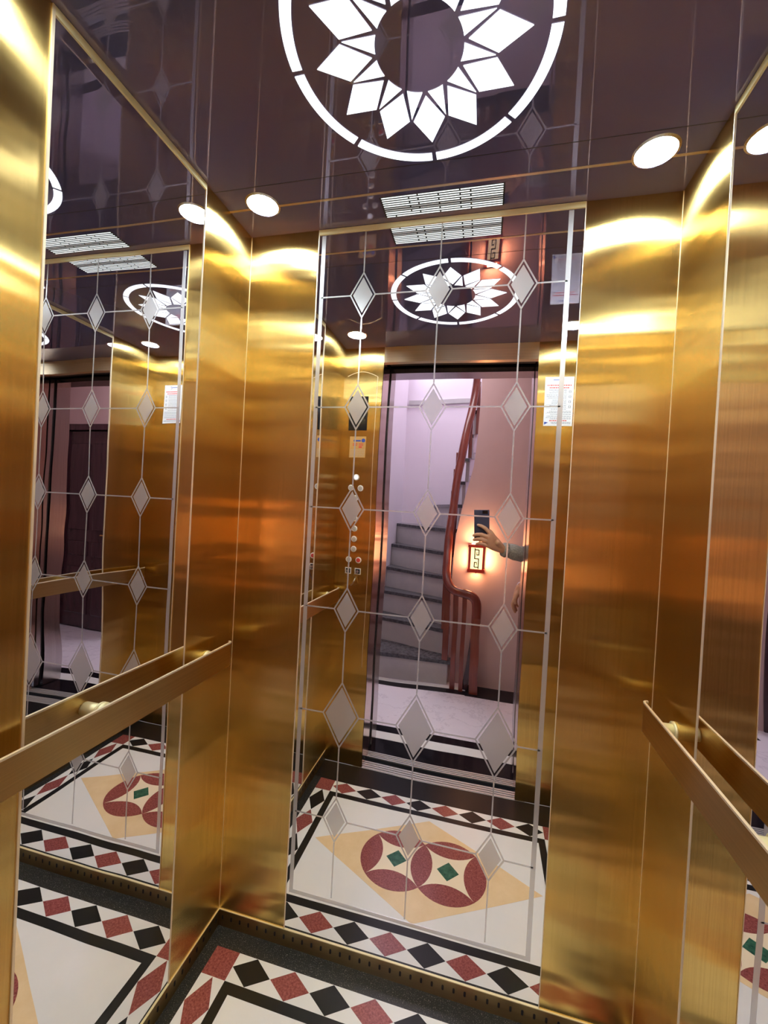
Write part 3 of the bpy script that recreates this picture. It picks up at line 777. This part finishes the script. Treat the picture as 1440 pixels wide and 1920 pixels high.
# right hand wrapped round the phone (index finger up the phone's back)
def fuse(bm, voxel, rep=3):
    """voxel-remesh loose overlapping volumes into one continuous skin"""
    me = bpy.data.meshes.new('fz'); bm.to_mesh(me); bm.free(); o = bpy.data.objects.new('fz', me); C.objects.link(o)
    md = o.modifiers.new('r', 'REMESH'); md.mode = 'VOXEL'; md.voxel_size = voxel
    sm = o.modifiers.new('s', 'SMOOTH'); sm.iterations = rep; sm.factor = .5
    m2 = bpy.data.meshes.new_from_object(o.evaluated_get(bpy.context.evaluated_depsgraph_get()))
    out = B(); out.from_mesh(m2); bpy.data.meshes.remove(m2); bpy.data.objects.remove(o); bpy.data.meshes.remove(me); return out
def tube_chain(bm, pts):
    """spheres joined by tapered tubes: a finger segment by segment"""
    for p, r_ in pts:
        t = B(); bmesh.ops.create_uvsphere(t, u_segments=14, v_segments=10, radius=r_); merge(bm, t, Matrix.Translation(p))
    for (p, r1), (q, r2) in zip(pts[:-1], pts[1:]): add_cyl(bm, tuple(p), tuple(q), r1, 14, r2)
def hand(bm, w0, kn, fingers, thumb, n_=None):
    """w0 wrist; kn = four knuckles; fingers = later joints of each; the palm is a solid hull, all fused to one skin"""
    h = B(); w_ = Vector(w0); c = [Vector(k) for k in kn]
    hull = B()
    for p, r_ in [(w_, .023), (w_.lerp(c[0], .25), .022), (w_.lerp(c[3], .25), .021), (w_.lerp(c[0], .65), .019), (w_.lerp(c[3], .65), .0175)]+[(k, .0125) for k in c[:3]]+[(c[3], .0112)]:
        t = B(); bmesh.ops.create_uvsphere(t, u_segments=14, v_segments=10, radius=r_); merge(hull, t, Matrix.Translation(p))
    res = bmesh.ops.convex_hull(hull, input=hull.verts)
    bmesh.ops.delete(hull, geom=[g for g in res['geom_interior'] if isinstance(g, bmesh.types.BMVert)], context='VERTS')
    merge(h, hull)
    t = B(); bmesh.ops.create_uvsphere(t, u_segments=14, v_segments=10, radius=.016); merge(h, t, Matrix.Translation(Vector(thumb[0][0])))
    for i, f in enumerate(fingers):
        pts = [c[i].lerp(w_, .12), c[i]]+[Vector(p) for p in f]
        rad = [.0120, .0124, .0112, .0100, .0084] if i < 3 else [.0108, .0112, .0098, .0090, .0076]
        tube_chain(h, [(p, rad[min(j, 4)]) for j, p in enumerate(pts)]); tips.append((pts[-1], pts[-2]))
    tube_chain(h, [(w_.lerp(Vector(thumb[0][0]), .3), .017)]+[(Vector(p), r_) for p, r_ in thumb])
    merge(bm, fuse(h, .0026, 4))
tips = []
kn = [K(.029, -.121, .007), K(.022, -.142, .011), K(.019, -.166, .009), K(.017, -.189, .004)]
fg = [[K(.002, -.092, .014), K(-.021, -.080, .011), K(-.041, -.075, .005)],
      [K(-.018, -.127, .018), K(-.046, -.127, .013), K(-.066, -.133, .004)],
      [K(-.018, -.152, .018), K(-.044, -.153, .013), K(-.064, -.157, .004)],
      [K(-.012, -.178, .014), K(-.034, -.176, .011), K(-.050, -.180, .003)]]
th = [(K(.070, -.172, -.008), .0155), (K(.048, -.150, -.024), .0150), (K(.024, -.115, -.028), .0125), (K(-.004, -.095, -.027), .0100)]
hand(body, tuple(Wr), kn, fg, th)
ntips = len(tips)
# left hand hanging, slightly curled
L0 = Vector((.245, -1.585, .962))
kn2 = [tuple(L0+Vector(v)) for v in ((-.028, .022, -.072), (-.026, .006, -.080), (-.022, -.012, -.079), (-.016, -.028, -.072))]
fg2 = [[tuple(Vector(k)+Vector(v)) for v in vs] for k, vs in zip(kn2, (
    ((-.010, .002, -.032), (-.008, .002, -.052), (.000, .002, -.068)), ((-.008, 0, -.038), (-.003, 0, -.062), (.006, 0, -.080)),
    ((-.004, 0, -.036), (.002, 0, -.058), (.011, 0, -.074)), ((.0, 0, -.028), (.006, 0, -.046), (.014, 0, -.058))))]
th2 = [(tuple(L0+Vector((-.006, .014, -.020))), .017), (tuple(L0+Vector((-.020, .036, -.045))), .014), (tuple(L0+Vector((-.026, .044, -.072))), .0115), (tuple(L0+Vector((-.022, .043, -.094))), .0095)]
hand(body, tuple(L0), kn2, fg2, th2)
ob = link_mesh('body', body, 'skin', person, True)
for (tip, pre) in tips[:4]:
    d = (tip-pre).normalized(); t = B(); bmesh.ops.create_uvsphere(t, u_segments=10, v_segments=8, radius=1)
    mt_ = Matrix.Identity(3); a = d; b = FW.cross(d).normalized(); n_ = a.cross(b)
    if n_.dot(FW) < 0: n_ = -n_
    for i in range(3): mt_[i][0] = a[i]*.006; mt_[i][1] = b[i]*.0048; mt_[i][2] = n_[i]*.0022
    mt_ = mt_.to_4x4(); mt_.translation = tip+n_*.0062
    bm = B(); merge(bm, t, mt_); link_mesh('fingernail', bm, 'nail', person, True)
# clothing: sweater with folds on the sleeves, trousers, shoes
def fat(n, k, f=1.): r = N[n][1]; return (N[n][0], tuple(q+k for q in r) if isinstance(r, tuple) else r*f+k)
SW = {n: fat(n, .016) for n in ('waist', 'chest', 'upper', 'rsh', 'lsh')}
SW['hem'] = ((px_, pyc, .845), (.140, .172)); SW['low'] = ((px_, pyc, .94), (.138, .168)); SW['waist'] = ((px_, pyc, 1.06), (.128, .160)); SW['upper'] = ((px_, pyc, 1.385), (.108, .150)); SW['collar'] = ((px_-.006, pyc, 1.49), .068)
SW['relb'] = fat('relb', .014); SW['lelb'] = fat('lelb', .014)
cw = Wr.lerp(Vector(N['rfore'][0]), .10); lw_ = L0.lerp(Vector(N['lfore'][0]), .22)
def folds(tag_, p, q, n, r0, r1, amp):
    out = {}; P_, Q_ = Vector(p), Vector(q)
    for i in range(n+1):
        t_ = i/n; out['%s%d' % (tag_, i)] = (tuple(P_.lerp(Q_, t_)+Vector((0, 0, .004*math.sin(i*2.1)))), r0+(r1-r0)*t_+amp*(1 if i % 2 else -1))
    return out
fR = folds('r', N['relb'][0], cw, 11, .056, .045, .0050); fL = folds('l', N['lelb'][0], lw_, 7, .054, .040, .004)
del SW['relb'], SW['lelb']; SW.update(fR); SW.update(fL)
swe = chain('hem', 'low', 'waist', 'chest', 'upper', 'collar')+chain('upper', 'rsh', *fR)+chain('upper', 'lsh', *fL)
bm = grow(SW, swe, 'chest'); link_mesh('sweater', bm, 'knit', person, True)
bm = B(); d = (cw-Vector(N['rfore'][0])).normalized()
add_cyl(bm, tuple(cw-d*.006), tuple(cw+d*.012), .043, 28, .039); link_mesh('cuff', bm, 'knit', person, True)
TR = {'top': ((px_, pyc, 1.00), (.105, .130)), 'pelvis': ((px_, pyc, .93), (.115, .140)), 'rhip': ((px_, pyc+.080, .78), .088), 'lhip': ((px_, pyc-.080, .78), .088), 'rkn': fat('rkn', .018), 'lkn': fat('lkn', .018)}
TR['rend'] = ((px_, pyc+.09, .10), .060); TR['lend'] = ((px_, pyc-.09, .10), .060)
bm = grow(TR, chain('top', 'pelvis')+chain('pelvis', 'rhip', 'rkn', 'rend')+chain('pelvis', 'lhip', 'lkn', 'lend'), 'pelvis'); link_mesh('trousers', bm, 'cloth_dark', person, True)
for s in (-1, 1):
    nd = {'h': ((px_+.03, pyc+s*.09, .048), .046), 'm': ((px_-.06, pyc+s*.095, .044), .044), 't': ((px_-.17, pyc+s*.10, .038), .040)}
    bm = grow(nd, chain('h', 'm', 't'), 'h'); zmin = min(v.co.z for v in bm.verts)
    for v in bm.verts:
        if v.co.z < .004: v.co.z = .002
    link_mesh('shoe', bm, 'shoe', person, True)
t = B(); bmesh.ops.create_uvsphere(t, u_segments=24, v_segments=16, radius=1)
for v in t.verts:
    x, y, z = v.co
    if x < -.35 and z < .45: v.co = Vector((-.03, y*.06, .05))
    elif z < -.45: v.co = Vector((x*.06+.03, y*.06, -.06))
    else: v.co = Vector((x*.102+.004, y*.085, z*.128+.006))
bm = B(); merge(bm, t, HC); link_mesh('hair', bm, 'hair', person, True)
for s in (-1, 1):
    t = B(); bmesh.ops.create_uvsphere(t, u_segments=12, v_segments=8, radius=.0115)
    bm = B(); merge(bm, t, HC @ Matrix.Translation((-.078, s*.030, .012))); e_ = link_mesh('eye', bm, 'eye_white', person, True)
    t = B(); bmesh.ops.create_uvsphere(t, u_segments=12, v_segments=8, radius=.0062)
    bm = B(); merge(bm, t, HC @ Matrix.Translation((-.0845, s*.0305, .012))); link_mesh('iris', bm, 'hair', e_, True)
    t = B(); add_box(t, -.0905, -.080, s*.031-.014, s*.031+.014, .030, .0345, bev=.0015); bm = B(); merge(bm, t, HC); link_mesh('eyebrow', bm, 'hair', person)
t = B(); bmesh.ops.create_uvsphere(t, u_segments=16, v_segments=8, radius=1)
for v in t.verts: v.co = Vector((v.co.x*.004, v.co.y*.024, v.co.z*.007))
bm = B(); merge(bm, t, HC @ Matrix.Translation((-.086, 0, -.062))); link_mesh('lips', bm, 'lip', person, True)
bm = B(); q = L0+Vector((.014, -.004, .010))
dv = (Vector(N['lfore'][0])-L0).normalized(); sx = dv.cross(Vector((0, 1, 0))).normalized(); sy = dv.cross(sx)
add_sweep(bm, [tuple(q+sx*.031*math.cos(a)+sy*.029*math.sin(a)) for a in [i*2*PI/28 for i in range(29)]], [(-.002, -.004), (.002, -.004), (.002, .004), (-.002, .004)], upv=dv)
link_mesh('bracelet', bm, 'chrome', person)
put(person)

# phone: built flat, then turned square to the camera's own direction (the picture is taken with it)
ph = thing('phone', 'dark blue smartphone held up in a hand in the doorway', 'phone', tuple(CAM))
pm = Matrix.Identity(4)
for i in range(3): pm[i][0] = RT[i]; pm[i][1] = UP[i]; pm[i][2] = FW[i]; pm[i][3] = 0
def pbox(nm, mat, a, bev=0, parent=ph):
    bm = B(); t = B(); add_box(t, *a, bev=bev); merge(bm, t, pm); return link_mesh(nm, bm, mat, parent)
pbox('case', 'phone', (-.067, .0205, -.165, .0125, -.0125, -.0035), .003)
pbox('screen', 'black_glass', (-.064, .0175, -.162, .0095, -.0131, -.0124), 0)
ci = pbox('camera_island', 'black_glass', (-.018, .0135, -.010, .0085, -.0036, -.0022), .0006)
for (x, y) in ((0, 0), (-.012, 0)):
    t = B(); add_cyl(t, (x, y, -.0024), (x, y, -.0015), .0046, 24); bm = B(); merge(bm, t, pm); link_mesh('camera_lens', bm, 'lens', ph)
